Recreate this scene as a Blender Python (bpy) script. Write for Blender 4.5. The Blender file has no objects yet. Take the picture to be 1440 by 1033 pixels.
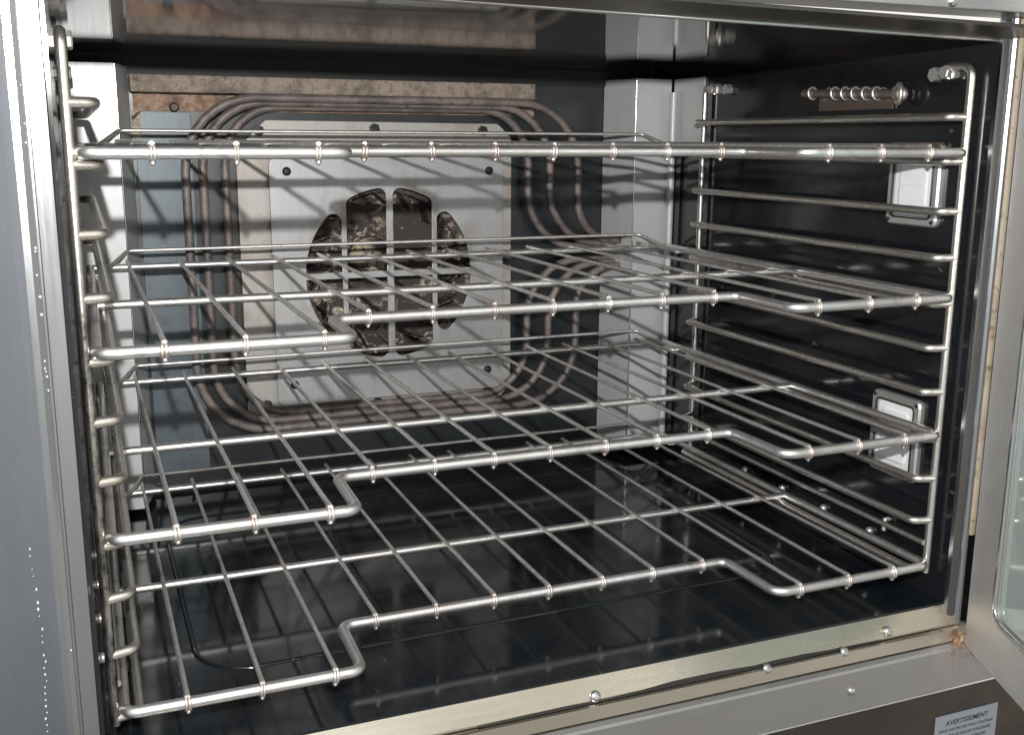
import bpy, bmesh, math, random
from mathutils import Vector, Matrix, Quaternion
random.seed(7)
S = bpy.context.scene
C = S.collection
PI = math.pi

# ------------------------------------------------------------ camera, world, lamps, exposure
cam = bpy.data.cameras.new('camera')
cam.sensor_width = 36.0
cam.lens = 37.197
cam.clip_start = 0.01
cam.clip_end = 100
camo = bpy.data.objects.new('camera', cam); C.objects.link(camo)
fwd = Vector((0.3714, 0.9042, -0.2110)).normalized()
right = Vector((0.9254, -0.3789, 0.0053)); right = (right - fwd*right.dot(fwd)).normalized()
up = right.cross(fwd)
M = Matrix((right, up, -fwd)).transposed().to_4x4()
M.translation = Vector((-0.3536, -0.6993, 0.3795))
camo.matrix_world = M
S.camera = camo

W = bpy.data.worlds.new('World'); S.world = W; W.use_nodes = True
wn = W.node_tree; wn.nodes.clear()
wo = wn.nodes.new('ShaderNodeOutputWorld'); wb = wn.nodes.new('ShaderNodeBackground')
wt = wn.nodes.new('ShaderNodeTexCoord'); wsx = wn.nodes.new('ShaderNodeSeparateXYZ')
wmr = wn.nodes.new('ShaderNodeMapRange'); wr = wn.nodes.new('ShaderNodeValToRGB')
wn.links.new(wt.outputs['Generated'], wsx.inputs[0]); wn.links.new(wsx.outputs['Z'], wmr.inputs['Value'])
wmr.inputs['From Min'].default_value = -1; wmr.inputs['From Max'].default_value = 1
wn.links.new(wmr.outputs[0], wr.inputs[0])
wr.color_ramp.elements[0].position = 0.20; wr.color_ramp.elements[0].color = (0.27, 0.265, 0.255, 1)   # kitchen floor
wr.color_ramp.elements[1].position = 0.53; wr.color_ramp.elements[1].color = (1.0, 1.0, 1.0, 1)      # walls and ceiling
wmx = wn.nodes.new('ShaderNodeMapRange'); wn.links.new(wsx.outputs['X'], wmx.inputs['Value'])
wmx.inputs['From Min'].default_value = -1; wmx.inputs['From Max'].default_value = 1
wr2 = wn.nodes.new('ShaderNodeValToRGB'); wn.links.new(wmx.outputs[0], wr2.inputs[0])
wr2.color_ramp.elements[0].position = 0.25; wr2.color_ramp.elements[0].color = (0.70, 0.745, 0.80, 1)  # cool side of the room
wr2.color_ramp.elements[1].position = 0.80; wr2.color_ramp.elements[1].color = (1.06, 1.02, 0.96, 1)  # warm lit side
wmul = wn.nodes.new('ShaderNodeMix'); wmul.data_type = 'RGBA'; wmul.blend_type = 'MULTIPLY'; wmul.inputs[0].default_value = 1.0
wn.links.new(wr.outputs[0], wmul.inputs[6]); wn.links.new(wr2.outputs[0], wmul.inputs[7])
wn.links.new(wmul.outputs[2], wb.inputs[0]); wn.links.new(wb.outputs[0], wo.inputs[0])
WORLD = 0.92
wb.inputs[1].default_value = WORLD

def lamp(name, loc, target, power, shape, sx, sy=None, col=(1, 1, 1)):
    l = bpy.data.lights.new(name, 'AREA'); l.shape = shape; l.size = sx
    if sy: l.size_y = sy
    l.energy = power; l.color = col
    o = bpy.data.objects.new(name, l); C.objects.link(o)
    o.location = loc
    o.rotation_euler = (Vector(target) - Vector(loc)).to_track_quat('-Z', 'Y').to_euler()
    return o
lamp('camera_flash', (-0.362, -0.70, 0.484), (0.0, 0.5, 0.25), 13.5, 'DISK', 0.012, col=(1.0, 0.985, 0.96))
lamp('overhead_fill_lamp', (-0.9, -1.3, 1.7), (-0.2, 0.0, 0.2), 6.0, 'RECTANGLE', 1.2, 0.35, col=(0.95, 0.98, 1.0))  # unseen fill lamp, added for soft cool reflections on the metal

S.view_settings.view_transform = 'Standard'; S.view_settings.look = 'None'
S.view_settings.exposure = 0.0; S.view_settings.gamma = 1.0
S.cycles.max_bounces = 10; S.cycles.glossy_bounces = 6; S.cycles.diffuse_bounces = 4
S.cycles.sample_clamp_indirect = 6.0
S.cycles.use_denoising = True

# ------------------------------------------------------------ materials
class NT:
    def __init__(s, name):
        s.m = bpy.data.materials.new(name); s.m.use_nodes = True
        s.t = s.m.node_tree; s.t.nodes.clear()
        s.out = s.t.nodes.new('ShaderNodeOutputMaterial'); s.b = s.t.nodes.new('ShaderNodeBsdfPrincipled')
        s.l(s.b.outputs[0], s.out.inputs[0])
    def l(s, a, b): s.t.links.new(a, b)
    def n(s, ty, **kw):
        x = s.t.nodes.new(ty)
        for k, v in kw.items(): setattr(x, k, v)
        return x
    def pos(s, scale=(1, 1, 1), loc=(0, 0, 0)):
        g = s.n('ShaderNodeNewGeometry'); mp = s.n('ShaderNodeMapping')
        mp.inputs['Scale'].default_value = scale; mp.inputs['Location'].default_value = loc
        s.l(g.outputs['Position'], mp.inputs[0]); return mp.outputs[0]
    def noise(s, v, scale, detail=4, rough=0.55, dist=0.0):
        x = s.n('ShaderNodeTexNoise'); s.l(v, x.inputs['Vector'])
        x.inputs['Scale'].default_value = scale; x.inputs['Detail'].default_value = detail
        x.inputs['Roughness'].default_value = rough; x.inputs['Distortion'].default_value = dist
        return x.outputs['Fac']
    def ramp(s, f, stops, interp='LINEAR'):
        x = s.n('ShaderNodeValToRGB'); s.l(f, x.inputs[0]); r = x.color_ramp; r.interpolation = interp
        while len(r.elements) < len(stops): r.elements.new(0.5)
        for e, (p, c) in zip(r.elements, stops):
            e.position = p; e.color = (c, c, c, 1) if isinstance(c, (int, float)) else (*c, 1)
        return x.outputs['Color']
    def mix(s, f, a, b, mode='MIX'):
        x = s.n('ShaderNodeMix', data_type='RGBA', blend_type=mode)
        for sock, val in ((x.inputs[0], f), (x.inputs[6], a), (x.inputs[7], b)):
            if isinstance(val, (int, float)): sock.default_value = val if sock == x.inputs[0] else (val, val, val, 1)
            elif isinstance(val, tuple): sock.default_value = (*val, 1)
            else: s.l(val, sock)
        return x.outputs[2]
    def set(s, k, v):
        i = s.b.inputs[k]
        if isinstance(v, tuple): i.default_value = (*v, 1) if len(v) == 3 else v
        elif isinstance(v, (int, float)): i.default_value = v
        else: s.l(v, i)
        return s
    def bump(s, h, st, d=0.001):
        x = s.n('ShaderNodeBump'); x.inputs['Strength'].default_value = st; x.inputs['Distance'].default_value = d
        s.l(h, x.inputs['Height']); s.l(x.outputs[0], s.b.inputs['Normal'])
    def near(s, p, r0, r1):      # mask: 1 within r0 of a point, fading out at r1
        g = s.n('ShaderNodeNewGeometry'); d = s.n('ShaderNodeVectorMath', operation='DISTANCE')
        s.l(g.outputs['Position'], d.inputs[0]); d.inputs[1].default_value = p
        m = s.n('ShaderNodeMapRange'); s.l(d.outputs['Value'], m.inputs['Value'])
        m.inputs['From Min'].default_value = r0; m.inputs['From Max'].default_value = r1
        m.inputs['To Min'].default_value = 1; m.inputs['To Max'].default_value = 0
        return m.outputs[0]
    def mul(s, a, b):
        x = s.n('ShaderNodeMath', operation='MULTIPLY')
        for i, v in enumerate((a, b)):
            if isinstance(v, (int, float)): x.inputs[i].default_value = v
            else: s.l(v, x.inputs[i])
        return x.outputs[0]

def stainless(name, base, rough, grain, stain=0.25, metal=1.0, rust=None, tint=(0.42, 0.33, 0.22)):
    k = NT(name)
    g = k.noise(k.pos(grain), 60, 3, 0.6)
    sp = k.noise(k.pos((1, 1, 1)), 9, 5, 0.65)
    c = k.mix(k.mul(k.ramp(sp, [(0.42, 0), (0.72, 1)]), stain), base, tint)
    c = k.mix(k.mul(g, 0.22), c, tuple(x*0.8 for x in base))
    sm = k.ramp(k.noise(k.pos((3, 3, 1) if grain[2] < 1 else (1, 3, 3), (4, 1, 7)), 7, 6, 0.7, 0.8), [(0.45, 0), (0.70, 1)])
    scr = k.ramp(k.noise(k.pos(tuple(q*2.2 for q in grain), (2, 5, 1)), 130, 2, 0.5), [(0.70, 0), (0.74, 1)])
    c = k.mix(k.mul(sm, 0.35), c, tuple(x*0.66 for x in base))
    c = k.mix(k.mul(scr, 0.35), c, tuple(min(1, x*1.5) for x in base))
    if rust:
        p, r0, r1 = rust
        f = k.mul(k.near(p, r0, r1), k.ramp(k.noise(k.pos(), 110, 5, 0.7), [(0.36, 0), (0.55, 1)]))
        c = k.mix(f, c, (0.16, 0.085, 0.045))
        k.set('Metallic', k.ramp(f, [(0, metal), (1, 0)]))
    else: k.set('Metallic', metal)
    k.set('Base Color', c)
    k.set('Roughness', k.mix(k.mul(sm, 0.6), k.ramp(g, [(0.3, max(0.05, rough-0.03)), (0.7, rough+0.05)]), rough+0.10))
    k.bump(g, 0.02, 0.0003)
    return k.m

mat = {}
mat['post'] = stainless('post_stainless', (0.54, 0.55, 0.56), 0.17, (5, 5, 0.10), 0.12)
mat['trim'] = stainless('sill_stainless', (0.62, 0.58, 0.49), 0.25, (0.25, 9, 9), 0.3, rust=((0.368, -0.022, -0.062), 0.004, 0.030))
mat['frame'] = stainless('frame_stainless', (0.50, 0.50, 0.50), 0.36, (0.25, 9, 9), 0.2, rust=((0.369, -0.024, -0.074), 0.003, 0.036))
mat['door'] = stainless('door_stainless', (0.70, 0.685, 0.665), 0.58, (9, 9, 0.25), 0.22)
mat['lip'] = stainless('hood_stainless', (0.22, 0.205, 0.19), 0.30, (0.25, 9, 9), 0.4)
mat['dark_panel'] = stainless('lower_panel_bronze', (0.11, 0.10, 0.092), 0.34, (0.25, 9, 9), 0.2)
mat['bright'] = stainless('bright_stainless', (0.72, 0.72, 0.71), 0.14, (1, 1, 1), 0.1)
mat['hex'] = stainless('zinc_hardware', (0.66, 0.66, 0.65), 0.30, (3, 3, 3), 0.3, 0.75)

def chrome(name, base, heat, amount, rough, mott=1.0, dark_z=None):
    k = NT(name)
    a = k.noise(k.pos(), 15, 6, 0.7, 0.5); b = k.noise(k.pos((1, 1, 1), (3, 1, 2)), 420, 3, 0.6)
    dk = k.mul(k.ramp(k.noise(k.pos((1, 1, 1), (9, 4, 2)), 34, 5, 0.75), [(0.58, 0), (0.70, 1)]), 0.55)
    c = k.mix(k.mul(k.ramp(a, [(0.45, 0), (0.68, 1)]), amount), base, heat)
    c = k.mix(k.mul(k.ramp(b, [(0.58, 0), (0.78, 1)]), 0.25), c, (0.45, 0.43, 0.41))
    c = k.mix(dk, c, tuple(x*0.42 for x in heat))
    mo = k.ramp(k.noise(k.pos((1, 1, 1), (2, 8, 5)), 95, 5, 0.7, 0.5), [(0.45, 0), (0.62, 1)])
    c = k.mix(k.mul(mo, 0.45*mott), c, tuple(x*0.55 for x in base))
    if dark_z:
        g = k.n('ShaderNodeNewGeometry'); sx = k.n('ShaderNodeSeparateXYZ'); k.l(g.outputs['Position'], sx.inputs[0])
        m = k.n('ShaderNodeMapRange'); k.l(sx.outputs['Z'], m.inputs['Value'])
        m.inputs['From Min'].default_value = dark_z[1]; m.inputs['From Max'].default_value = dark_z[0]
        m.inputs['To Min'].default_value = 0.0; m.inputs['To Max'].default_value = 1.0
        n2 = k.ramp(k.noise(k.pos((1, 1, 0.4), (6, 2, 1)), 160, 5, 0.75), [(0.36, 0.45), (0.62, 1)])
        f = k.mul(m.outputs[0], n2); c = k.mix(f, c, (0.075, 0.072, 0.070))
    k.set('Base Color', c).set('Metallic', 0.95)
    k.set('Roughness', k.mix(k.mul(mo, 0.7*mott), k.ramp(b, [(0.3, rough), (0.8, rough+0.10)]), rough+0.18))
    k.bump(b, 0.03, 0.0003)
    return k.m
mat['rack'] = chrome('nickel_rack_rod', (0.84, 0.835, 0.83), (0.66, 0.59, 0.51), 0.65, 0.29)
mat['wire'] = chrome('nickel_rack_wire', (0.90, 0.885, 0.86), (0.70, 0.62, 0.53), 0.6, 0.38)
mat['guide'] = chrome('nickel_guide_rod', (0.78, 0.75, 0.70), (0.62, 0.53, 0.43), 0.65, 0.25, 0.3)
mat['guide_dark'] = chrome('dark_guide_rod', (0.78, 0.75, 0.70), (0.62, 0.53, 0.43), 0.65, 0.24, 0.3, (0.26, 0.36))  # rod turns darker and speckled towards the bottom
mat['weld'] = chrome('heat_tinted_weld', (0.72, 0.63, 0.56), (0.50, 0.36, 0.30), 0.7, 0.42)
mat['tie'] = chrome('heat_tinted_tie', (0.74, 0.70, 0.65), (0.52, 0.36, 0.30), 0.7, 0.40)

def enamel(name, base, rough, dust=(0.06, 0.065, 0.07), amt=0.25, spec=0.5):
    k = NT(name)
    a = k.noise(k.pos(), 7, 6, 0.65, 0.4); b = k.noise(k.pos(), 260, 3, 0.7)
    f = k.mul(k.ramp(a, [(0.48, 0), (0.78, 1)]), amt)
    c = k.mix(f, base, dust)
    c = k.mix(k.mul(k.ramp(b, [(0.70, 0), (0.73, 1)]), 0.25), c, (0.20, 0.20, 0.19))
    sx = k.ramp(k.noise(k.pos((40, 1.2, 3), (1, 2, 3)), 22, 2, 0.5, 0.3), [(0.735, 0), (0.765, 1)])
    c = k.mix(k.mul(sx, 0.30), c, (0.30, 0.30, 0.30))
    w = k.ramp(k.noise(k.pos((1, 2.2, 1), (7, 3, 1)), 5, 6, 0.7, 1.2), [(0.42, 0), (0.66, 1)])
    c = k.mix(k.mul(w, 0.35), c, (0.016, 0.018, 0.020))
    k.set('Base Color', c).set('Specular IOR Level', spec)
    k.set('Roughness', k.ramp(w, [(0.0, rough), (1.0, rough+0.08)]))
    k.bump(k.noise(k.pos(), 14, 3), 0.03, 0.003)
    return k.m
mat['enamel'] = enamel('black_enamel', (0.007, 0.008, 0.010), 0.10, (0.03, 0.033, 0.036), 0.2)
mat['floor_enamel'] = enamel('black_enamel_floor', (0.006, 0.008, 0.010), 0.08, (0.022, 0.025, 0.028), 0.2)

def ceiling_mat():
    k = NT('ceiling_enamel')
    a = k.noise(k.pos((0.6, 3, 1)), 8, 6, 0.7, 0.5)
    c = k.mix(k.mul(k.ramp(a, [(0.45, 0), (0.7, 1)]), 0.5), (0.022, 0.021, 0.020), (0.09, 0.07, 0.055))
    k.set('Base Color', c).set('Roughness', k.ramp(a, [(0.3, 0.03), (0.75, 0.10)])).set('Specular IOR Level', 1.0)
    k.bump(k.noise(k.pos((0.5, 5, 1)), 22, 5), 0.02, 0.002)
    return k.m
mat['ceiling'] = ceiling_mat()

def backwall():
    k = NT('blue_grey_back_enamel')
    st = k.noise(k.pos((14, 1, 0.8)), 9, 5, 0.6); bl = k.noise(k.pos(), 24, 6, 0.7)
    c = k.mix(st, (0.006, 0.008, 0.010), (0.014, 0.018, 0.021))
    c = k.mix(k.mul(k.ramp(bl, [(0.55, 0), (0.75, 1)]), 0.4), c, (0.010, 0.010, 0.011))
    k.set('Base Color', c).set('Roughness', k.ramp(bl, [(0.3, 0.28), (0.8, 0.42)])).set('Specular IOR Level', 0.6)
    k.bump(bl, 0.08, 0.001)
    return k.m
mat['backwall'] = backwall()
def sidepanel():
    k = NT('blue_grey_panel')
    st = k.noise(k.pos((22, 1, 0.7)), 9, 5, 0.65); bl = k.noise(k.pos((1, 1, 1), (5, 0, 0)), 42, 6, 0.7)
    c = k.mix(st, (0.07, 0.09, 0.105), (0.115, 0.14, 0.16))
    c = k.mix(k.mul(k.ramp(bl, [(0.52, 0), (0.68, 1)]), 0.5), c, (0.045, 0.05, 0.055))
    k.set('Base Color', c).set('Roughness', 0.42).set('Metallic', 0.25)
    k.bump(bl, 0.10, 0.001)
    return k.m
mat['sidepanel'] = sidepanel()
def brushed_plate(name, a0, a1, dirt, damt, metal, rough, grease=False):
    k = NT(name)
    v = k.pos((1, 1, 1)); 
    rot = k.n('ShaderNodeMapping'); rot.inputs['Rotation'].default_value = (0, 0.6, 0); rot.inputs['Scale'].default_value = (30, 1, 1.2)
    k.l(v, rot.inputs[0])
    g = k.noise(rot.outputs[0], 14, 4, 0.7); d = k.noise(k.pos(), 13, 6, 0.7, 0.3); sw = k.noise(k.pos((1, 1, 1), (2, 7, 1)), 5, 3)
    c = k.mix(g, a0, a1)
    c = k.mix(k.mul(k.ramp(d, [(0.50, 0), (0.72, 1)]), damt), c, dirt)
    if grease:
        gr = k.mul(k.near((-0.003, 0.544, 0.2185), 0.085, 0.150), k.ramp(k.noise(k.pos((1, 1, 0.5), (3, 1, 4)), 26, 6, 0.7, 0.6), [(0.48, 0), (0.68, 1)]))
        c = k.mix(k.mul(gr, 0.75), c, (0.20, 0.16, 0.12))
    k.set('Base Color', c).set('Metallic', metal)
    k.set('Roughness', k.ramp(g, [(0.2, rough-0.08), (0.8, rough+0.08)]))
    k.bump(g, 0.10, 0.0005)
    return k.m
mat['baffle'] = brushed_plate('brushed_baffle', (0.325, 0.325, 0.335), (0.43, 0.43, 0.435), (0.30, 0.285, 0.26), 0.3, 0.55, 0.44, True)
mat['backplate'] = brushed_plate('stained_backplate', (0.345, 0.33, 0.31), (0.43, 0.415, 0.39), (0.24, 0.16, 0.11), 0.7, 0.35, 0.50)
mat['column'] = brushed_plate('aluminised_column', (0.46, 0.465, 0.47), (0.55, 0.555, 0.56), (0.42, 0.39, 0.34), 0.3, 0.15, 0.42)

def rusty(name, cols, sc=30, rough=0.75, metal=0.0):
    k = NT(name)
    a = k.noise(k.pos(), sc, 8, 0.75, 0.15); b = k.noise(k.pos((1, 1, 1), (1, 2, 3)), sc*5, 4, 0.7)
    c = k.ramp(a, [(0.30, cols[0]), (0.46, cols[1]), (0.58, cols[2]), (0.72, cols[3])])
    c = k.mix(k.mul(k.ramp(b, [(0.58, 0), (0.68, 1)]), 0.8), c, (0.03, 0.025, 0.022))
    k.set('Base Color', c).set('Roughness', rough).set('Metallic', metal)
    k.bump(a, 0.4, 0.002)
    return k.m
mat['rust'] = rusty('rusty_deflector', ((0.04, 0.032, 0.028), (0.19, 0.15, 0.12), (0.30, 0.245, 0.205), (0.16, 0.10, 0.075)), 52)
mat['rust_orange'] = rusty('orange_burnt_strip', ((0.05, 0.045, 0.042), (0.22, 0.135, 0.09), (0.38, 0.26, 0.19), (0.08, 0.075, 0.075)), 48)
def crust(name, pale, thr, sc):
    k = NT(name)
    a = k.noise(k.pos((1, 1, 1.3)), sc, 9, 0.78, 0.9); b = k.noise(k.pos((1, 1, 1), (3, 5, 2)), sc*4, 5, 0.7, 0.4)
    big = k.mul(k.ramp(k.noise(k.pos((1, 1, 1), (1.5, 0, 0.7)), 13, 3), [(0.44, 0), (0.56, 1)]), k.ramp(a, [(thr, 0), (thr+0.03, 1)]))
    c = k.mix(b, (0.018, 0.014, 0.013), (0.065, 0.048, 0.042))
    c = k.mix(big, c, k.mix(b, pale, tuple(x*0.45 for x in pale)))
    c = k.mix(k.mul(k.ramp(b, [(0.63, 0), (0.66, 1)]), 0.75), c, (0.42, 0.30, 0.23))
    k.set('Base Color', c).set('Roughness', k.ramp(b, [(0.3, 0.45), (0.7, 0.8)]))
    k.bump(a, 0.6, 0.003)
    return k.m
mat['grime'] = crust('burnt_fan', (0.74, 0.62, 0.49), 0.525, 60)
mat['grime_pale'] = crust('pale_fan_hub', (0.78, 0.66, 0.48), 0.45, 60)
mat['element'] = rusty('oxidised_element', ((0.075, 0.065, 0.062), (0.14, 0.115, 0.108), (0.22, 0.185, 0.17), (0.20, 0.115, 0.095)), 17, 0.5, 0.15)
def plain(name, c, rough, metal=0.0, spec=0.5):
    k = NT(name); b = k.noise(k.pos(), 60, 4)
    k.set('Base Color', k.mix(k.mul(b, 0.5), c, tuple(x*0.7 for x in c))).set('Roughness', rough).set('Metallic', metal).set('Specular IOR Level', spec)
    return k.m
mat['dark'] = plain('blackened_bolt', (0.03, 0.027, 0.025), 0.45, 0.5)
mat['black'] = plain('black_housing', (0.01, 0.01, 0.01), 0.6)
mat['lens'] = plain('white_lamp_glass', (0.80, 0.81, 0.82), 0.16)
mat['probe'] = plain('grey_probe_metal', (0.20, 0.18, 0.17), 0.35, 0.6)
mat['brownrim'] = plain('browned_rim', (0.19, 0.145, 0.12), 0.35, 0.7)
mat['paper'] = plain('grey_label', (0.25, 0.27, 0.30), 0.45)
mat['ink'] = plain('black_ink', (0.02, 0.02, 0.025), 0.5)
mat['drip'] = plain('dried_drip', (0.48, 0.49, 0.50), 0.5)
mat['rustlump'] = rusty('rusty_lump', ((0.08, 0.03, 0.015), (0.22, 0.10, 0.045), (0.36, 0.25, 0.16), (0.55, 0.48, 0.40)), 120)
mat['gasket'] = rusty('tan_gasket', ((0.24, 0.17, 0.11), (0.36, 0.30, 0.22), (0.42, 0.36, 0.28), (0.16, 0.08, 0.04)), 20, 0.7)
def glass():
    k = NT('door_glass')
    k.set('Base Color', (0.50, 0.56, 0.52)).set('Roughness', 0.04).set('Metallic', 0.35).set('Specular IOR Level', 0.9)
    return k.m
mat['glass'] = glass()

# ------------------------------------------------------------ mesh helpers
def obj(name, bm, m, parent=None, smooth=False, label=None):
    bmesh.ops.recalc_face_normals(bm, faces=bm.faces[:])
    me = bpy.data.meshes.new(name); bm.to_mesh(me); bm.free()
    return link(name, me, m, parent, smooth, label)
def link(name, me, m, parent=None, smooth=False, label=None):
    if m is not None and not me.materials: me.materials.append(m)
    if smooth:
        for p in me.polygons: p.use_smooth = True
    o = bpy.data.objects.new(name, me); C.objects.link(o)
    if parent: o.parent = parent
    if label: o['label'] = label
    return o
def empty(name, label, cat, loc=(0, 0, 0), group=None):
    o = bpy.data.objects.new(name, None); C.objects.link(o); o.location = loc; o.empty_display_size = 0.05
    o['label'] = label; o['category'] = cat
    if group: o['group'] = group
    return o
def box(bm, x0, x1, y0, y1, z0, z1, bev=0.0):
    vs = [bm.verts.new((x, y, z)) for x in (x0, x1) for y in (y0, y1) for z in (z0, z1)]
    fs = [bm.faces.new([vs[i] for i in f]) for f in ((0, 1, 3, 2), (4, 6, 7, 5), (0, 4, 5, 1), (2, 3, 7, 6), (0, 2, 6, 4), (1, 5, 7, 3))]
    if bev > 0:
        es = set(e for f in fs for e in f.edges)
        bmesh.ops.bevel(bm, geom=list(es), offset=bev, segments=2, affect='EDGES', profile=0.6)
    return bm
def B(*a, **k): return box(bmesh.new(), *a, **k)
def prism_x(bm, prof, x0, x1, z0off=0.0, z1off=0.0):     # profile [(y,z)] extruded along x; ends may differ in z
    a = [bm.verts.new((x0, y, z+z0off)) for y, z in prof]; b = [bm.verts.new((x1, y, z+z1off)) for y, z in prof]
    n = len(prof)
    for i in range(n): bm.faces.new((a[i], a[(i+1) % n], b[(i+1) % n], b[i]))
    bm.faces.new(a[::-1]); bm.faces.new(b)
    return bm
def prism_z(bm, prof, z0, z1):
    a = [bm.verts.new((x, y, z0)) for x, y in prof]; b = [bm.verts.new((x, y, z1)) for x, y in prof]
    n = len(prof)
    for i in range(n): bm.faces.new((a[i], a[(i+1) % n], b[(i+1) % n], b[i]))
    bm.faces.new(a[::-1]); bm.faces.new(b)
    return bm
def fillet(pts, rad, seg=6, closed=False):
    pts = [Vector(p) for p in pts]; out = []; n = len(pts)
    for i, p in enumerate(pts):
        if not closed and i in (0, n-1): out.append(p); continue
        a = pts[i-1]; b = pts[(i+1) % n]; r = rad[i] if isinstance(rad, (list, tuple)) else rad
        u = (a-p); v = (b-p); lu, lv = u.length, v.length; u.normalize(); v.normalize()
        th = u.angle(v)
        if th > PI-0.02 or r <= 0: out.append(p); continue
        t = min(r/math.tan(th/2), lu*0.49, lv*0.49); r2 = t*math.tan(th/2)
        cen = p + (u+v).normalized()*(r2/math.sin(th/2))
        s0 = (p+u*t)-cen; s1 = (p+v*t)-cen; ax = s0.cross(s1).normalized(); an = s0.angle(s1)
        for k in range(seg+1): out.append(cen + Quaternion(ax, an*k/seg) @ s0)
    return out
def tube(bm, path, r, seg=8, closed=False, caps=True):
    path = [Vector(p) for p in path]; n = len(path); rings = []
    d0 = (path[1]-path[0]).normalized()
    nrm = d0.orthogonal().normalized()
    if closed:
        d0 = (path[1]-path[-1]).normalized(); nrm = d0.orthogonal().normalized()
    pd = d0
    for i, p in enumerate(path):
        if closed: d = (path[(i+1) % n]-path[i-1]).normalized()
        elif i == 0: d = d0
        elif i == n-1: d = (path[i]-path[i-1]).normalized()
        else: d = ((path[i+1]-p).normalized()+(p-path[i-1]).normalized()).normalized()
        q = pd.rotation_difference(d); nrm = q @ nrm; pd = d
        bn = d.cross(nrm)
        rr = r[i] if isinstance(r, (list, tuple)) else r
        rings.append([bm.verts.new(p + (nrm*math.cos(2*PI*k/seg)+bn*math.sin(2*PI*k/seg))*rr) for k in range(seg)])
    m = n if closed else n-1
    for i in range(m):
        A, Bq = rings[i], rings[(i+1) % n]
        for k in range(seg): bm.faces.new((A[k], A[(k+1) % seg], Bq[(k+1) % seg], Bq[k]))
    if caps and not closed:
        for rg, d in ((rings[0][::-1], -1), (rings[-1], 1)):      # caps keep their own vertices so the rod shades evenly
            bm.faces.new([bm.verts.new(v.co) for v in rg])
    return bm
def T(path, r, seg=8, **k): return tube(bmesh.new(), path, r, seg, **k)
def lathe(bm, prof, origin, axis, seg=20, hollow=False):               # prof [(r, h)] round an axis
    axis = Vector(axis).normalized(); u = axis.orthogonal().normalized(); w = axis.cross(u); o = Vector(origin); rings = []
    for r, h in prof:
        rings.append([bm.verts.new(o+axis*h+(u*math.cos(2*PI*k/seg)+w*math.sin(2*PI*k/seg))*max(r, 1e-5)) for k in range(seg)])
    for a, b in zip(rings, rings[1:]):
        for k in range(seg): bm.faces.new((a[k], a[(k+1) % seg], b[(k+1) % seg], b[k]))
    if hollow:
        for k in range(seg): bm.faces.new((rings[-1][k], rings[-1][(k+1) % seg], rings[0][(k+1) % seg], rings[0][k]))
    else: bm.faces.new(rings[0][::-1]); bm.faces.new(rings[-1])
    return bm
def poly_plate(name, outer, holes, y0, th, m, parent, bevel=0.0006):   # plate in the x-z plane with true holes
    cu = bpy.data.curves.new(name, 'CURVE'); cu.dimensions = '2D'; cu.fill_mode = 'BOTH'
    cu.extrude = th/2 - bevel; cu.bevel_depth = bevel; cu.bevel_resolution = 1
    for ring in [outer]+holes:
        sp = cu.splines.new('POLY'); sp.points.add(len(ring)-1); sp.use_cyclic_u = True
        for p, q in zip(sp.points, ring): p.co = (q[0], q[1], 0, 1)
    t = bpy.data.objects.new(name+'_tmp', cu)
    C.objects.link(t)
    dg = bpy.context.evaluated_depsgraph_get(); dg.update()
    me = bpy.data.meshes.new_from_object(t.evaluated_get(dg)); me.name = name
    bpy.data.objects.remove(t); bpy.data.curves.remove(cu)
    # curve plane x,y -> world x,z
    me.transform(Matrix(((1, 0, 0, 0), (0, 0, -1, y0+th/2), (0, 1, 0, 0), (0, 0, 0, 1))))
    me.materials.clear()
    return link(name, me, m, parent)
def rrect(x0, x1, z0, z1, r, seg=5):
    return [(p.x, p.y) for p in fillet([(x0, z0, 0), (x1, z0, 0), (x1, z1, 0), (x0, z1, 0)], r, seg, closed=True)]

# ------------------------------------------------------------ the oven
oven = empty('convection_oven', 'stainless steel convection oven with its door open and black enamel cavity', 'oven')
XW, ZF, ZC, YB, YF = 0.361, -0.0355, 0.4655, 0.560, -0.010
TH = 0.003
obj('cavity_floor', B(-XW, XW, YF, YB, ZF-TH, ZF), mat['floor_enamel'], oven)
obj('cavity_ceiling', B(-XW, XW, YF, YB, ZC, ZC+TH), mat['ceiling'], oven)
obj('side_wall', B(XW, XW+TH, YF, YB, ZF-TH, ZC+TH), mat['enamel'], oven)
obj('side_wall', B(-XW-TH, -XW, YF, YB, ZF-TH, ZC+TH), mat['enamel'], oven)
FX, FZ, FR = -0.003, 0.2185, 0.104
circ = lambda r, n=48: [(FX+r*math.cos(2*PI*k/n), FZ+r*math.sin(2*PI*k/n)) for k in range(n)]
poly_plate('back_wall', [(-XW-TH, ZF-TH), (XW+TH, ZF-TH), (XW+TH, ZC+TH), (-XW-TH, ZC+TH)], [circ(0.13)], YB, 0.003, mat['backwall'], oven)
# embossed outline pressed into the floor
em = fillet([(-0.289, 0.100, ZF), (0.275, 0.108, ZF), (0.285, 0.47, ZF), (-0.289, 0.47, ZF)], 0.045, 8, closed=True)
obj('floor_bead', T([p-Vector((0, 0, 0.0011)) for p in em], 0.0029, 8, closed=True), mat['floor_enamel'], oven, True)
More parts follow.
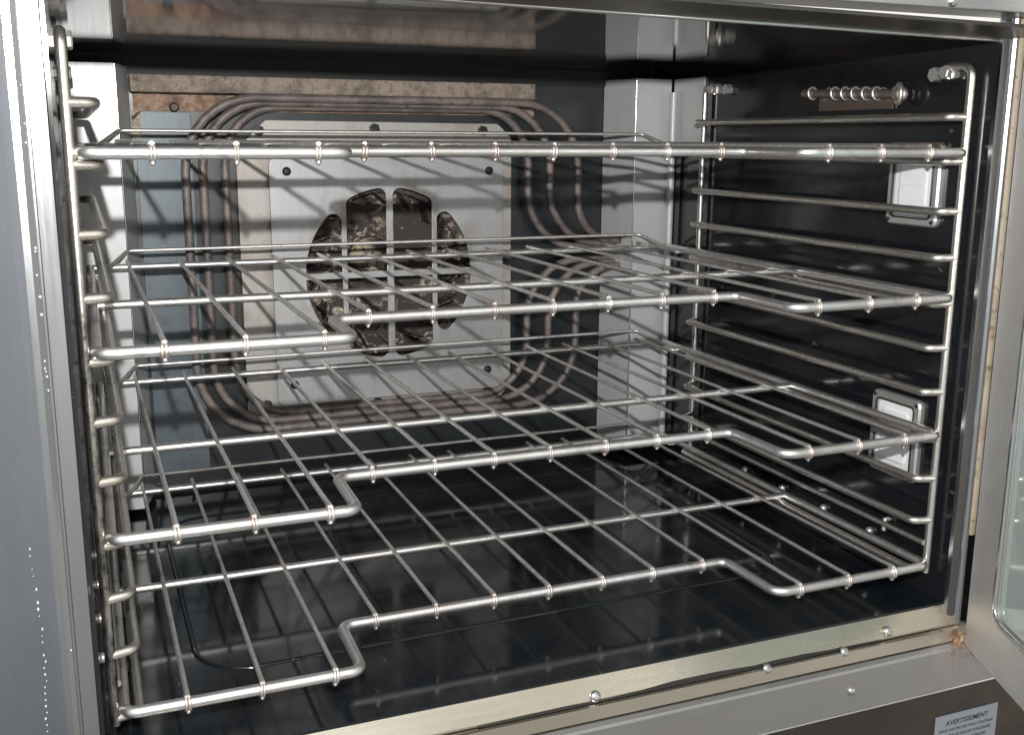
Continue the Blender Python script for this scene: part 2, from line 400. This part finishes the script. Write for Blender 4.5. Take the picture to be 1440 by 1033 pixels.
# back corner columns
for s in (-1, 1):
    prof = [(s*0.3565, 0.503), (s*0.3045, 0.500), (s*0.2895, 0.5585), (s*0.2910, 0.5590), (s*0.3058, 0.5022), (s*0.3565, 0.5045)]
    obj('corner_column', prism_z(bmesh.new(), prof, -0.022 if s > 0 else -0.028, 0.4535), mat['column'], oven)
for s_ in (-1, 1):
    obj('ridge_highlight', T([(s_*0.3047, 0.5003, -0.02), (s_*0.3047, 0.5003, 0.453)], 0.0010, 8), mat['bright'], oven, True)  # thin bright rod added to draw the highlight on the ridge
obj('column_reflection', B(0.3585, 0.3605, 0.430, 0.500, 0.362, 0.4535, bev=0.0005), mat['column'], oven)  # light plate added for the column's bright reflection in the wall
obj('sensor_tube', T(fillet([(0.3515, 0.489, 0.437), (0.3515, 0.489, 0.03), (0.3515, 0.489, -0.005)], 0.01), 0.0045, 10), mat['column'], oven, True)

obj('upper_black_strip', B(-0.355, 0.355, 0.5560, 0.5594, 0.4454, 0.4650), mat['black'], oven)  # flat black strip across the top of the back wall
# left blue panel, deflector, burnt strip
obj('rear_panel', B(-0.286, -0.2265, 0.5570, 0.5595, -0.01, 0.4065, bev=0.0005), mat['sidepanel'], oven)
obj('air_deflector', B(-0.2895, 0.180, 0.528, 0.5590, 0.4265, 0.4450, bev=0.002), mat['rust'], oven)
obj('burnt_strip', B(-0.286, 0.190, 0.5560, 0.5592, 0.4075, 0.4255, bev=0.0005), mat['rust_orange'], oven)
obj('bolt', lathe(bmesh.new(), [(0.0055, 0), (0.0055, 0.004), (0.004, 0.006)], (-0.2435, 0.5560, 0.4115), (0, -1, 0), 6), mat['dark'], oven)
obj('burnt_patch', B(-0.2885, -0.279, 0.5560, 0.5580, 0.378, 0.4075, bev=0.0006), mat['grime_pale'], oven)

# stained plate behind the baffle
bp = fillet([(-0.179, 0.060, 0), (-0.160, 0.045, 0), (0.140, 0.047, 0), (0.158, 0.065, 0), (0.158, 0.380, 0), (0.140, 0.397, 0), (-0.145, 0.3985, 0), (-0.179, 0.365, 0)], 0.006, 3, closed=True)
back_plate = poly_plate('back_plate', [(p.x, p.y) for p in bp], [circ(0.125)], 0.5535, 0.004, mat['backplate'], oven)
for x, z in ((-0.0177, 0.3905), (0.1195, 0.389), (-0.1528, 0.387), (-0.0208, 0.0575), (0.1252, 0.059), (-0.157, 0.066), (0.151, 0.2257)):
    obj('bolt', lathe(bmesh.new(), [(0.0062, 0), (0.0062, 0.005), (0.0035, 0.0052), (0.0035, 0.009)], (x, 0.5535, z), (0, -1, 0), 6), mat['dark'], back_plate)

# baffle with eight openings
holes = []
def hole_poly(xi, xo, sg, sx, r=0.010, zb=0.0032):
    # circle cut by the bars, its far corners rounded off with radius r
    R = FR - r; core = []
    x0, x1 = xi + r, min(xo - r, math.sqrt(R*R - 0.0))
    for k in range(25):
        x = x0 + (x1-x0)*k/24; core.append((x, math.sqrt(max(R*R - x*x, 0))))
    core += [(x1, -0.03), (x0, -0.03)]
    pts = []
    for k in range(72):
        a = 2*PI*k/72; nx, nz = math.cos(a), math.sin(a)
        v = max(core, key=lambda q: q[0]*nx + q[1]*nz); pts.append((v[0]+nx*r, v[1]+nz*r))
    out = []
    for k in range(len(pts)):
        p, q = pts[k-1], pts[k]
        if (p[1] > zb) != (q[1] > zb):
            t = (zb-p[1])/(q[1]-p[1]); out.append((p[0]+(q[0]-p[0])*t, zb))
        if q[1] > zb: out.append(q)
    cl = []
    for p in out:
        if not cl or math.hypot(p[0]-cl[-1][0], p[1]-cl[-1][1]) > 3e-4: cl.append(p)
    return [(sx*x+FX, sg*z+FZ) for x, z in cl]
for sg in (1, -1):
    for sx in (1, -1):
        holes.append(hole_poly(0.0038, 0.0535, sg, sx))
        holes.append(hole_poly(0.0590, 0.2, sg, sx))
baffle = poly_plate('fan_baffle', rrect(-0.1445, 0.1430, 0.0655, 0.3570, 0.008), holes, 0.5440, 0.0022, mat['baffle'], oven)
obj('edge_flange', B(-0.1385, 0.1370, 0.5463, 0.5530, 0.0660, 0.0675), mat['baffle'], baffle)
for x, z in ((-0.1246, 0.3415), (0.1249, 0.3408), (0.1231, 0.0898), (-0.1246, 0.0898)):
    sc = obj('screw', lathe(bmesh.new(), [(0.0052, 0), (0.005, 0.0015), (0.0035, 0.0028), (0.0018, 0.003)], (x, 0.5440, z), (0, -1, 0), 12), mat['dark'], baffle, True)
# fan wheel in its housing
bm = lathe(bmesh.new(), [(0.132, 0.0), (0.132, 0.10), (0.128, 0.10), (0.128, 0.0)], (FX, 0.563, FZ), (0, 1, 0), 36, True)
obj('fan_housing', bm, mat['black'], oven)
obj('housing_back', lathe(bmesh.new(), [(0.131, 0), (0.131, 0.003)], (FX, 0.660, FZ), (0, 1, 0), 36), mat['black'], oven)
wheel = obj('fan_wheel', lathe(bmesh.new(), [(0.112, 0), (0.112, 0.003), (0.02, 0.004)], (FX, 0.597, FZ), (0, 1, 0), 40), mat['grime'], oven)
obj('hub', lathe(bmesh.new(), [(0.030, 0), (0.028, 0.012), (0.014, 0.016), (0.012, 0.028), (0.006, 0.030)], (FX-0.012, 0.596, FZ+0.012), (0, -1, 0), 24), mat['grime_pale'], wheel, True)
for k in range(18):
    a = 2*PI*k/18+0.1; ca, sa = math.cos(a), math.sin(a); a2 = a+0.30; cb, sb = math.cos(a2), math.sin(a2)
    bm = bmesh.new()
    p = [(FX+0.082*ca, FZ+0.082*sa), (FX+0.111*cb, FZ+0.111*sb)]
    nx, nz = -(p[1][1]-p[0][1]), p[1][0]-p[0][0]; L = math.hypot(nx, nz); nx, nz = nx/L*0.0008, nz/L*0.0008
    vs = []
    for y in (0.566, 0.5969):
        for (x, z), sgn in ((p[0], 1), (p[1], 1), (p[1], -1), (p[0], -1)): vs.append(bm.verts.new((x+nx*sgn, y, z+nz*sgn)))
    for f in ((0, 1, 2, 3), (7, 6, 5, 4), (0, 4, 5, 1), (1, 5, 6, 2), (2, 6, 7, 3), (3, 7, 4, 0)): bm.faces.new([vs[i] for i in f])
    obj('blade', bm, mat['grime'], wheel)
obj('inlet_ring', lathe(bmesh.new(), [(0.112, 0), (0.112, 0.0015), (0.098, 0.0015), (0.098, 0)], (FX, 0.5645, FZ), (0, 1, 0), 40, True), mat['grime'], wheel)

# heating elements: three loops that leave to the right at mid height
for xl, xr, zt, zb, y, ex0, ex1, R in ((-0.2385, 0.2375, 0.4225, 0.0440, 0.524, 0.2520, 0.2190, 0.080),
                                       (-0.2190, 0.2030, 0.4180, 0.0510, 0.534, 0.2480, 0.2230, 0.072),
                                       (-0.1935, 0.1775, 0.4140, 0.0575, 0.544, 0.2430, 0.2270, 0.064)):
    pts = [(0.345, y, ex0), (xr, y, ex0), (xr, y, zt), (xl, y, zt), (xl, y, zb), (xr, y, zb), (xr, y, ex1), (0.345, y, ex1)]
    path = fillet(pts, [0, 0.072, R, R, R, R, 0.072, 0], 8)
    obj('heating_element', T(path, 0.0048, 10), mat['element'], oven, True)

# oven lamps on the right wall
def wall_lamp(y0, y1, z0, z1, rim):
    f = bmesh.new(); x1 = XW; d = 0.006
    o = rrect(y0, y1, z0, z1, 0.006, 4); i = rrect(y0+0.007, y1-0.007, z0+0.007, z1-0.007, 0.004, 4); n = len(o)
    ring = lambda pts, x: [f.verts.new((x, y, z)) for y, z in pts]
    ro = [(x1, o), (x1-d+0.002, o), (x1-d, rrect(y0+0.0015, y1-0.0015, z0+0.0015, z1-0.0015, 0.005, 4)), (x1-d, i), (x1-d+0.004, i)]
    rs = [ring(p, x) for x, p in ro]
    for a, b in zip(rs, rs[1:]):
        for k in range(n): f.faces.new((a[k], a[(k+1) % n], b[(k+1) % n], b[k]))
    fr = obj('lamp_frame', f, rim, oven)
    g = bmesh.new(); rs = []
    for sx, ins in ((x1-d+0.0035, 0.0068), (x1-d+0.0015, 0.009), (x1-d+0.0015, 0.0135), (x1-d+0.0005, 0.016)):
        rs.append([g.verts.new((sx, y, z)) for y, z in rrect(y0+ins, y1-ins, z0+ins, z1-ins, 0.005, 4)])
    for a, b in zip(rs, rs[1:]):
        for k in range(n): g.faces.new((a[k], a[(k+1) % n], b[(k+1) % n], b[k]))
    g.faces.new(rs[-1]); g.faces.new(rs[0][::-1])
    obj('lamp_glass', g, mat['lens'], fr)
    sl = [(x1-d-0.0002, y, z) for y, z in rrect(y0+0.0072, y1-0.0072, z0+0.0072, z1-0.0072, 0.004, 4)]
    obj('seal', T(sl, 0.0009, 6, closed=True), mat['dark'], fr, True)
    for k in range(3):
        zz = z0+0.017+k*(z1-z0-0.034)/2
        obj('glass_rib', B(x1-d-0.0003, x1-d+0.0012, y0+0.016, y1-0.016, zz-0.0011, zz+0.0011, bev=0.0006), mat['lens'], fr)
    for yy, zz in ((y0+0.0045, z0+0.0045), (y1-0.0045, z1-0.0045), (y0+0.0045, z1-0.0045), (y1-0.0045, z0+0.0045)):
        obj('screw', lathe(bmesh.new(), [(0.0020, 0), (0.0018, 0.0008), (0.0008, 0.0012)], (x1-d, yy, zz), (-1, 0, 0), 8), mat['dark'], fr)
    return fr
fr = wall_lamp(0.036, 0.100, 0.3035, 0.3780, mat['hex'])
obj('top_cap', B(XW-0.0075, XW-0.0004, 0.037, 0.099, 0.3665, 0.3790, bev=0.002), mat['brownrim'], fr)
fr2 = wall_lamp(0.034, 0.098, 0.0640, 0.1440, mat['hex'])
obj('glass_divider', B(XW-0.0075, XW-0.004, 0.040, 0.092, 0.102, 0.108, bev=0.0008), mat['hex'], fr2)

# temperature probe in its clip rail
br = obj('probe_bracket', B(XW-0.003, XW-0.0005, 0.105, 0.212, 0.4085, 0.4250, bev=0.0006), mat['brownrim'], oven)
obj('probe_rod', T([(XW-0.010, 0.228, 0.4265), (XW-0.010, 0.095, 0.4215)], 0.0042, 10), mat['probe'], br, True)
for k in range(6):
    t = (0.0 if k == 0 else 0.17+0.125*k)
    y = 0.214-(0.214-0.118)*t/0.8; z = 0.4262-(0.214-y)*0.037
    ring = [(XW-0.010+0.0055*math.cos(a), y+0.0008*math.sin(a), z+0.0058*math.sin(a)) for a in [2*PI*j/16 for j in range(16)]]
    obj('clip', T(ring, 0.0013, 6, closed=True), mat['wire'], br, True)
ring = [(XW-0.011+0.004*math.cos(a), 0.089+0.0075*math.cos(a), 0.4213+0.0085*math.sin(a)) for a in [2*PI*j/20 for j in range(20)]]
obj('end_ring', T(ring, 0.0022, 8, closed=True), mat['wire'], br, True)
obj('end_cap', lathe(bmesh.new(), [(0.0065, 0), (0.0065, 0.003), (0.003, 0.0045)], (XW-0.008, 0.089, 0.4213), (-0.8, -0.6, 0), 14), mat['weld'], br, True)

# small nuts low on both walls, hanging bolts for the guides
for s in (1, -1):
    for y in (0.306, 0.234, 0.1625, 0.091):
        obj('cap_nut', lathe(bmesh.new(), [(0.0042, 0), (0.0042, 0.0025), (0.0034, 0.0045), (0.0015, 0.006)], (s*XW, y, -0.0018), (-s, 0, 0), 10), mat['hex'], oven, True)
    for y in (0.034, 0.4005):
        b = obj('hanging_bolt', lathe(bmesh.new(), [(0.003, 0), (0.003, 0.0135)], (s*XW, y, 0.4375), (-s, 0, 0), 10), mat['hex'], oven, True)
        obj('nut', lathe(bmesh.new(), [(0.0066, 0), (0.0066, 0.0055)], (s*XW, y, 0.4375), (-s, 0, 0), 6), mat['hex'], b)
        obj('lock_nut', lathe(bmesh.new(), [(0.0060, 0), (0.0060, 0.0045), (0.0050, 0.0055)], (s*(XW-0.0085), y, 0.4375), (-s, 0, 0), 6), mat['hex'], b)
    obj('nut', lathe(bmesh.new(), [(0.0064, 0), (0.0064, 0.008)], (s*XW, 0.052, 0.4365), (-s, 0, 0), 6), mat['hex'], oven)
    obj('nut', lathe(bmesh.new(), [(0.0060, 0), (0.0060, 0.008)], (s*XW, 0.378, 0.4365), (-s, 0, 0), 6), mat['hex'], oven)
obj('stud', T([(XW, 0.067, 0.019), (XW-0.006, 0.067, 0.019), (XW-0.006, 0.067, 0.008)], 0.0024, 8), mat['hex'], oven, True)

# front frame: posts, sill, lower frame, hood
# walls stop behind the posts: posts sit just outside the cavity
def post2(s):
    X = lambda v: s*v
    wide = 0.388 if s > 0 else 0.52
    p = [(X(0.3645), -0.0060), (X(0.3612), -0.0105), (X(0.3622), -0.0140)] if s > 0 else [(X(0.3660), -0.0060), (X(0.3634), -0.0105), (X(0.3642), -0.0140)]
    if s > 0: p += [(0.3690, -0.0150), (0.3694, -0.0142), (0.3700, -0.0142), (0.3706, -0.0165), (0.3722, -0.0185), (0.3746, -0.0185), (0.3746, -0.0060)]
    else: p += [(X(0.3735), -0.0150), (X(0.3742), -0.0140), (X(0.3752), -0.0140), (X(0.3760), -0.0185), (X(0.3790), -0.0205), (X(0.3830), -0.0206), (X(0.3880), -0.0192), (X(0.3940), -0.0168), (X(0.4010), -0.0130), (X(0.4100), -0.0070), (X(0.4300), 0.0090), (X(wide), 0.0300), (X(0.3645), 0.0300)]
    obj('front_post', prism_z(bmesh.new(), p, -0.0560 if s > 0 else -0.30, 0.478), mat['post'], oven)
post2(1); post2(-1)
obj('door_gasket', B(0.3757, 0.3812, -0.0200, -0.006, 0.030, 0.478, bev=0.002), mat['gasket'], oven)
obj('hinge_gap', B(0.3748, 0.3815, -0.0120, -0.006, -0.0560, 0.030), mat['black'], oven)
obj('hinge_post', B(0.3818, 0.52, -0.0195, -0.006, -0.0710, 0.478), mat['post'], oven)
sill = obj('sill_strip', prism_x(bmesh.new(), [(-0.0090, -0.0358), (-0.0175, -0.0545), (-0.0175, -0.0560), (-0.002, -0.0560), (-0.002, -0.0386)], -0.362, 0.3740), mat['trim'], oven)
obj('sill_ledge', prism_x(bmesh.new(), [(-0.0185, -0.0572), (-0.0215, -0.0580), (-0.0225, -0.0690), (-0.0200, -0.0705), (-0.002, -0.0705), (-0.002, -0.0572)], -0.362, 0.3880), mat['trim'], oven)
obj('seam', B(-0.362, 0.37, -0.0165, -0.003, -0.0573, -0.0559), mat['dark'], oven)
reflect_wedge = [(-0.10, .0004), (-0.06, .0014), (-0.03, .0022), (-0.008, .0009), (0.012, .0007), (0.04, .0020), (0.07, .0036), (0.11, .0037), (0.15, .0024), (0.17, .0030), (0.20, .0030), (0.235, .0017), (0.26, .0013), (0.285, .0006)]
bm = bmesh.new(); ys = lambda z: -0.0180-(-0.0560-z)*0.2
lo = [bm.verts.new((x, -0.0187, -0.0566)) for x, h in reflect_wedge]; hi = [bm.verts.new((x, -0.0187+h*0.42, -0.0566+h)) for x, h in reflect_wedge]
lo2 = [bm.verts.new((x, -0.0160, -0.0566)) for x, h in reflect_wedge]; hi2 = [bm.verts.new((x, -0.0160+h*0.42, -0.0566+h)) for x, h in reflect_wedge]
for i in range(len(reflect_wedge)-1):
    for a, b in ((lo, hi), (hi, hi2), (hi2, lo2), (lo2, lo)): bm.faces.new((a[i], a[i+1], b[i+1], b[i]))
obj('seam_dark_reflection', bm, mat['dark'], oven)  # dark tapered strip shaped to stand for reflections along the seam
obj('lower_frame', prism_x(bmesh.new(), [(-0.0225, -0.0712), (-0.0262, -0.0730), (-0.0268, -0.0755), (-0.0268, -0.1135), (-0.0250, -0.1155), (-0.0100, -0.1155), (-0.0100, -0.0712)], -0.362, 0.52), mat['frame'], oven)
obj('frame_bright_edge', T([(-0.362, -0.0262, -0.1150), (0.52, -0.0262, -0.1150)], 0.0011, 8), mat['bright'], oven, True)  # bright rod added to draw the light line along the lower edge
obj('lower_panel', B(-0.362, 0.52, -0.0150, -0.0100, -0.32, -0.1160), mat['dark_panel'], oven)
for x, z in ((-0.0005, -0.0520), (0.292, -0.0495)):
    obj('rivet', lathe(bmesh.new(), [(0.0048, 0), (0.0046, 0.0014), (0.0034, 0.0028), (0.0012, 0.0034)], (x, -0.0165, z), (0, -0.9, 0.4), 14), mat['bright'], oven, True)
for x in (0.160, 0.241):
    obj('rivet', lathe(bmesh.new(), [(0.0045, 0), (0.0042, 0.0014), (0.003, 0.0026), (0.0012, 0.003)], (x, -0.0205, -0.0576), (0, -0.9, 0.4), 14), mat['bright'], oven, True)
obj('rivet', lathe(bmesh.new(), [(0.0040, 0), (0.0038, 0.0012), (0.0028, 0.0022), (0.001, 0.0026)], (0.247, -0.0266, -0.0935), (0, -1, 0), 14), mat['bright'], oven, True)
# rusty lump at the hinge corner
bm = bmesh.new()
for i in range(9):
    r = random.uniform(0.0025, 0.005)
    mtx = Matrix.Translation((0.3745+random.uniform(-0.006, 0.006), -0.0235+random.uniform(-0.002, 0.001), -0.066+random.uniform(-0.010, 0.006))) @ Matrix.Diagonal((r, r*0.5, r*1.2, 1))
    bmesh.ops.create_icosphere(bm, subdivisions=2, radius=1, matrix=mtx)
for v in bm.verts: v.co += Vector((random.uniform(-1, 1), random.uniform(-1, 1), random.uniform(-1, 1)))*0.0006
obj('rust_crust', bm, mat['rustlump'], oven)
# dried drips on the left post
bm = bmesh.new()
for i in range(46):
    t = i/45.0
    if random.random() < 0.12: continue
    z = 0.13-0.20*t; x = -0.3955+0.003*math.sin(t*5)+random.uniform(-0.0006, 0.0006)
    r = random.uniform(0.0003, 0.0008)
    bmesh.ops.create_icosphere(bm, subdivisions=1, radius=1, matrix=Matrix.Translation((x, -0.0170+(-x-0.394)/0.007*0.0038, z)) @ Matrix.Diagonal((r, 0.0004, r*random.uniform(1, 2.2), 1)))
for i in range(14):
    z = random.uniform(-0.06, 0.42); r = random.uniform(0.0004, 0.0009)
    bmesh.ops.create_icosphere(bm, subdivisions=1, radius=1, matrix=Matrix.Translation((-0.3765+random.uniform(-0.0008, 0.0006), -0.0192, z)) @ Matrix.Diagonal((r, 0.0006, r*1.4, 1)))
dr = obj('drip_marks', bm, mat['drip'], oven, True); dr['kind'] = 'stuff'

# hood above the opening
za, zb_ = 0.0063, -0.0063
prof = [(-0.0100, 0.4662), (-0.0110, 0.4648), (-0.0470, 0.4702), (-0.0480, 0.4722), (-0.0460, 0.4730), (-0.0105, 0.4695)]
obj('drip_lip', prism_x(bmesh.new(), prof, -0.378, 0.3735, za, -0.0037), mat['lip'], oven)
obj('lip_hem', T([(-0.378, -0.0105, 0.4655+0.0063), (0.362, -0.0105, 0.4655-0.0048)], 0.0017, 8), mat['bright'], oven, True)
obj('hood_face', B(-0.362, 0.52, -0.0440, -0.006, 0.4785, 0.62, bev=0.001), mat['frame'], oven)
obj('rivet', lathe(bmesh.new(), [(0.0045, 0), (0.0042, 0.0014), (0.003, 0.0026), (0.0012, 0.003)], (0.276, -0.0440, 0.4835), (0, -1, 0), 14), mat['bright'], oven, True)

# warning label
lab = obj('warning_label', B(0.3600, 0.4370, -0.0162, -0.0151, -0.2150, -0.1500), mat['paper'], oven, label='grey printed warning label in French')
def text(s, x, z, size, parent):
    cu = bpy.data.curves.new('t', 'FONT'); cu.body = s; cu.size = size; cu.align_x = 'CENTER'; cu.shear = 0.15 if size > 0.006 else 0.0; cu.offset = size*0.014
    t = bpy.data.objects.new('t', cu); C.objects.link(t)
    dg = bpy.context.evaluated_depsgraph_get(); dg.update()
    me = bpy.data.meshes.new_from_object(t.evaluated_get(dg)); me.name = 'lettering'
    bpy.data.objects.remove(t); bpy.data.curves.remove(cu)
    me.transform(Matrix(((1, 0, 0, x), (0, 0, -1, -0.01645), (0, 1, 0, z), (0, 0, 0, 1)))); me.materials.clear()
    link('lettering', me, mat['ink'], parent)
text('AVERTISSEMENT', 0.3985, -0.1610, 0.0072, lab)
for i, s in enumerate(('POUR UNE PROTECTION CONTINUE', "CONTRE LES RISQUES D'INCENDIE", 'OU DE CHOCS ELECTRIQUES', 'REMPLACER LE FUSIBLE DE TYPE E', 'ET DE MEME CALIBRE')):
    text(s, 0.3985, -0.1675-0.0062*i, 0.0040, lab)

# right-hand door, open, built at its hinge
door = obj('door', bmesh.new(), mat['door'], oven)
door.location = (0.3705, -0.0300, 0.0)
DA = math.radians(67.7)
door.rotation_euler = (0, 0, DA)      # local -x runs from the hinge along the door, +y is its inner face
def plate_door():
    o = [(-0.37, -0.0700), (0.0, -0.0700), (0.0, 0.56), (-0.37, 0.56)]
    i = rrect(-0.33, -0.050, -0.0215, 0.50, 0.014, 8)
    return o, i
o_, i_ = plate_door()
dp = poly_plate('door_frame', o_, [i_], -0.004, 0.004, mat['door'], door)
obj('outer_skin', B(-0.37, 0.0, -0.045, -0.0045, -0.0700, 0.56), mat['door'], door)
bm = bmesh.new(); pa = fillet([(-0.33, 0, -0.0215), (-0.050, 0, -0.0215), (-0.050, 0, 0.50), (-0.33, 0, 0.50)], 0.014, 8, closed=True)
obj('window_rim', tube(bm, [p+Vector((0, 0.0005, 0)) for p in pa], 0.0024, 8, closed=True), mat['bright'], door, True)
pb = rrect(-0.3275, -0.0525, -0.019, 0.4975, 0.012, 8)
poly_plate('window_glass', pb, [], -0.0040, 0.0012, mat['glass'], door, 0.0002)

# ------------------------------------------------------------ rack guides
RZ = [-0.0075, 0.039, 0.079, 0.1165, 0.160, 0.200, 0.2395, 0.280, 0.320, 0.3625, 0.3995]
def guide(s, label):
    g = empty('rack_guide', label, 'rack guide', (s*0.354, 0.008, -0.013), 'rack guides hung on the side walls')
    o = Vector(g.location)
    def P(pts): return [Vector(p)-o for p in pts]
    xu, xi = s*0.354, s*0.3375
    for y, hy in ((0.008, 0.034), (0.4205, 0.4005)):
        pts = P([(xu, y, -0.012), (xu, y, 0.4405), (xu, hy, 0.4425), (xu, hy, 0.432)])
        obj('upright', T(fillet(pts, [0, 0.009, 0.003, 0], 6), 0.0036, 10), mat['guide_dark'] if s < 0 and y < 0.1 else mat['guide'], g, True)
    for z in RZ:
        pts = P([(xu, 0.008, z), (xi, 0.0125, z), (xi, 0.412, z), (xu, 0.4205, z)])
        r = obj('rung', T(fillet(pts, [0, 0.008, 0.008, 0], 6), 0.0036, 10), mat['guide'], g, True)
        w = bmesh.new(); bmesh.ops.create_icosphere(w, subdivisions=2, radius=1, matrix=Matrix.Translation(Vector((s*0.3515, 0.0095, z))-o) @ Matrix.Diagonal((0.0036, 0.0038, 0.0036, 1)))
        obj('weld', w, mat['weld'], r, True)
    b = P([(xu-s*0.003, 0.010, 0.0165), (xu-s*0.003, 0.418, 0.0165)])
    obj('brace_rod', T(b, 0.0028, 8), mat['guide'], g, True)
    return g
guide(1, 'rod rack guide with eleven rungs on the right black wall beside the oven lamps')
guide(-1, 'rod rack guide on the left wall of the oven, seen almost end on')

# ------------------------------------------------------------ wire racks
PITCH, NY, MY, RY = 0.0511, 0.077, 0.2104, 0.4775
def rack_proto(label, z):
    t = empty('oven_rack', label, 'oven rack', (0, 0, z), 'wire racks in the oven')
    zr = -0.0015
    pts = [(-0.343, RY, zr), (-0.348, 0, zr), (-0.1835, 0, zr), (-0.1815, NY, zr), (0.1795, NY, zr), (0.1815, 0, zr), (0.348, 0, zr), (0.343, RY, zr)]
    obj('frame_rod', T(fillet(pts, [0, 0.010, 0.010, 0.010, 0.010, 0.012, 0.010, 0], 6), 0.0042, 12), mat['rack'], t, True)
    obj('rear_rail', T([(-0.345, RY, zr), (0.345, RY, zr)], 0.0035, 10), mat['rack'], t, True)
    obj('middle_rail', T([(-0.346, MY, zr), (0.346, MY, zr)], 0.0036, 10), mat['rack'], t, True)
    st = [(-0.345, 0.438, -0.0045), (-0.334, 0.440, -0.0045), (-0.3055, 0.487, 0.0145), (0.3075, 0.487, 0.0145), (0.334, 0.440, -0.0045), (0.345, 0.438, -0.0045)]
    obj('stop_rail', T(fillet(st, [0, 0.004, 0.008, 0.008, 0.004, 0], 5), 0.0019, 8), mat['wire'], t, True)
    zw = 0.0039; rnd = random.Random(3)
    for edge in (True, False):
        yf = 0.0 if edge else NY
        wm = lm = None
        for k in (range(-6, 7)):
            if (abs(k) >= 4) != edge: continue
            if wm is None:
                arc = [(0, yf-0.0058*math.sin(a), zr+0.0058*math.cos(a)) for a in (0, 0.35)]
                path = [(0, RY+0.010, zw), (0, yf+0.012, zw), (0, yf+0.004, zw+0.0004)] + arc
                w = obj('wire', T(path, 0.0019, 8), mat['wire'], t, True); wm = w.data
                bm = bmesh.new()
                for dx in (-0.0011, 0.0011):
                    ap = [(dx, -0.0051*math.sin(a), 0.0051*math.cos(a)) for a in [-0.5+0.35*j for j in range(12)]]
                    tube(bm, ap, 0.00115, 6)
                bmesh.ops.create_icosphere(bm, subdivisions=1, radius=1, matrix=Matrix.Translation((0, -0.001, -0.0062)) @ Matrix.Diagonal((0.0019, 0.002, 0.002, 1)))
                l = obj('tie_loop', bm, mat['tie'], w, True); lm = l.data
            else:
                w = link('wire', wm, None, t); l = link('tie_loop', lm, None, w)
            l.location = (0, yf, zr)
            w.location = (k*PITCH+rnd.uniform(-0.0006, 0.0006), 0, 0); w.rotation_euler = (0, 0, rnd.uniform(-0.0035, 0.0035))
            l.rotation_euler = (0, rnd.uniform(-0.10, 0.10), rnd.uniform(-0.12, 0.12)); l.scale = (rnd.uniform(0.8, 1.2), 1, 1)
    return t
def copy_rack(src, label, z):
    r = src.copy(); C.objects.link(r); r.location = (0, 0, z); r['label'] = label
    for ch in list(src.children):
        c = ch.copy(); C.objects.link(c); c.parent = r
        for g in list(ch.children):
            d = g.copy(); C.objects.link(d); d.parent = c
            if d.name.startswith('tie_loop'): d.rotation_euler = (0, random.uniform(-0.10, 0.10), random.uniform(-0.14, 0.14)); d.scale = (random.uniform(0.75, 1.25), 1, 1)
        if c.name.startswith('wire'): c.rotation_euler = (0, 0, random.uniform(-0.004, 0.004))
    return r
H = 0.1238
r0 = rack_proto('lowest wire rack, just above the black enamel floor', 0.0)
copy_rack(r0, 'second wire rack from the bottom, beside the lower wall lamp', H)
copy_rack(r0, 'third wire rack from the bottom, crossing in front of the fan openings', 2*H)
copy_rack(r0, 'topmost wire rack, seen edge on near the heating element tops', 3*H)
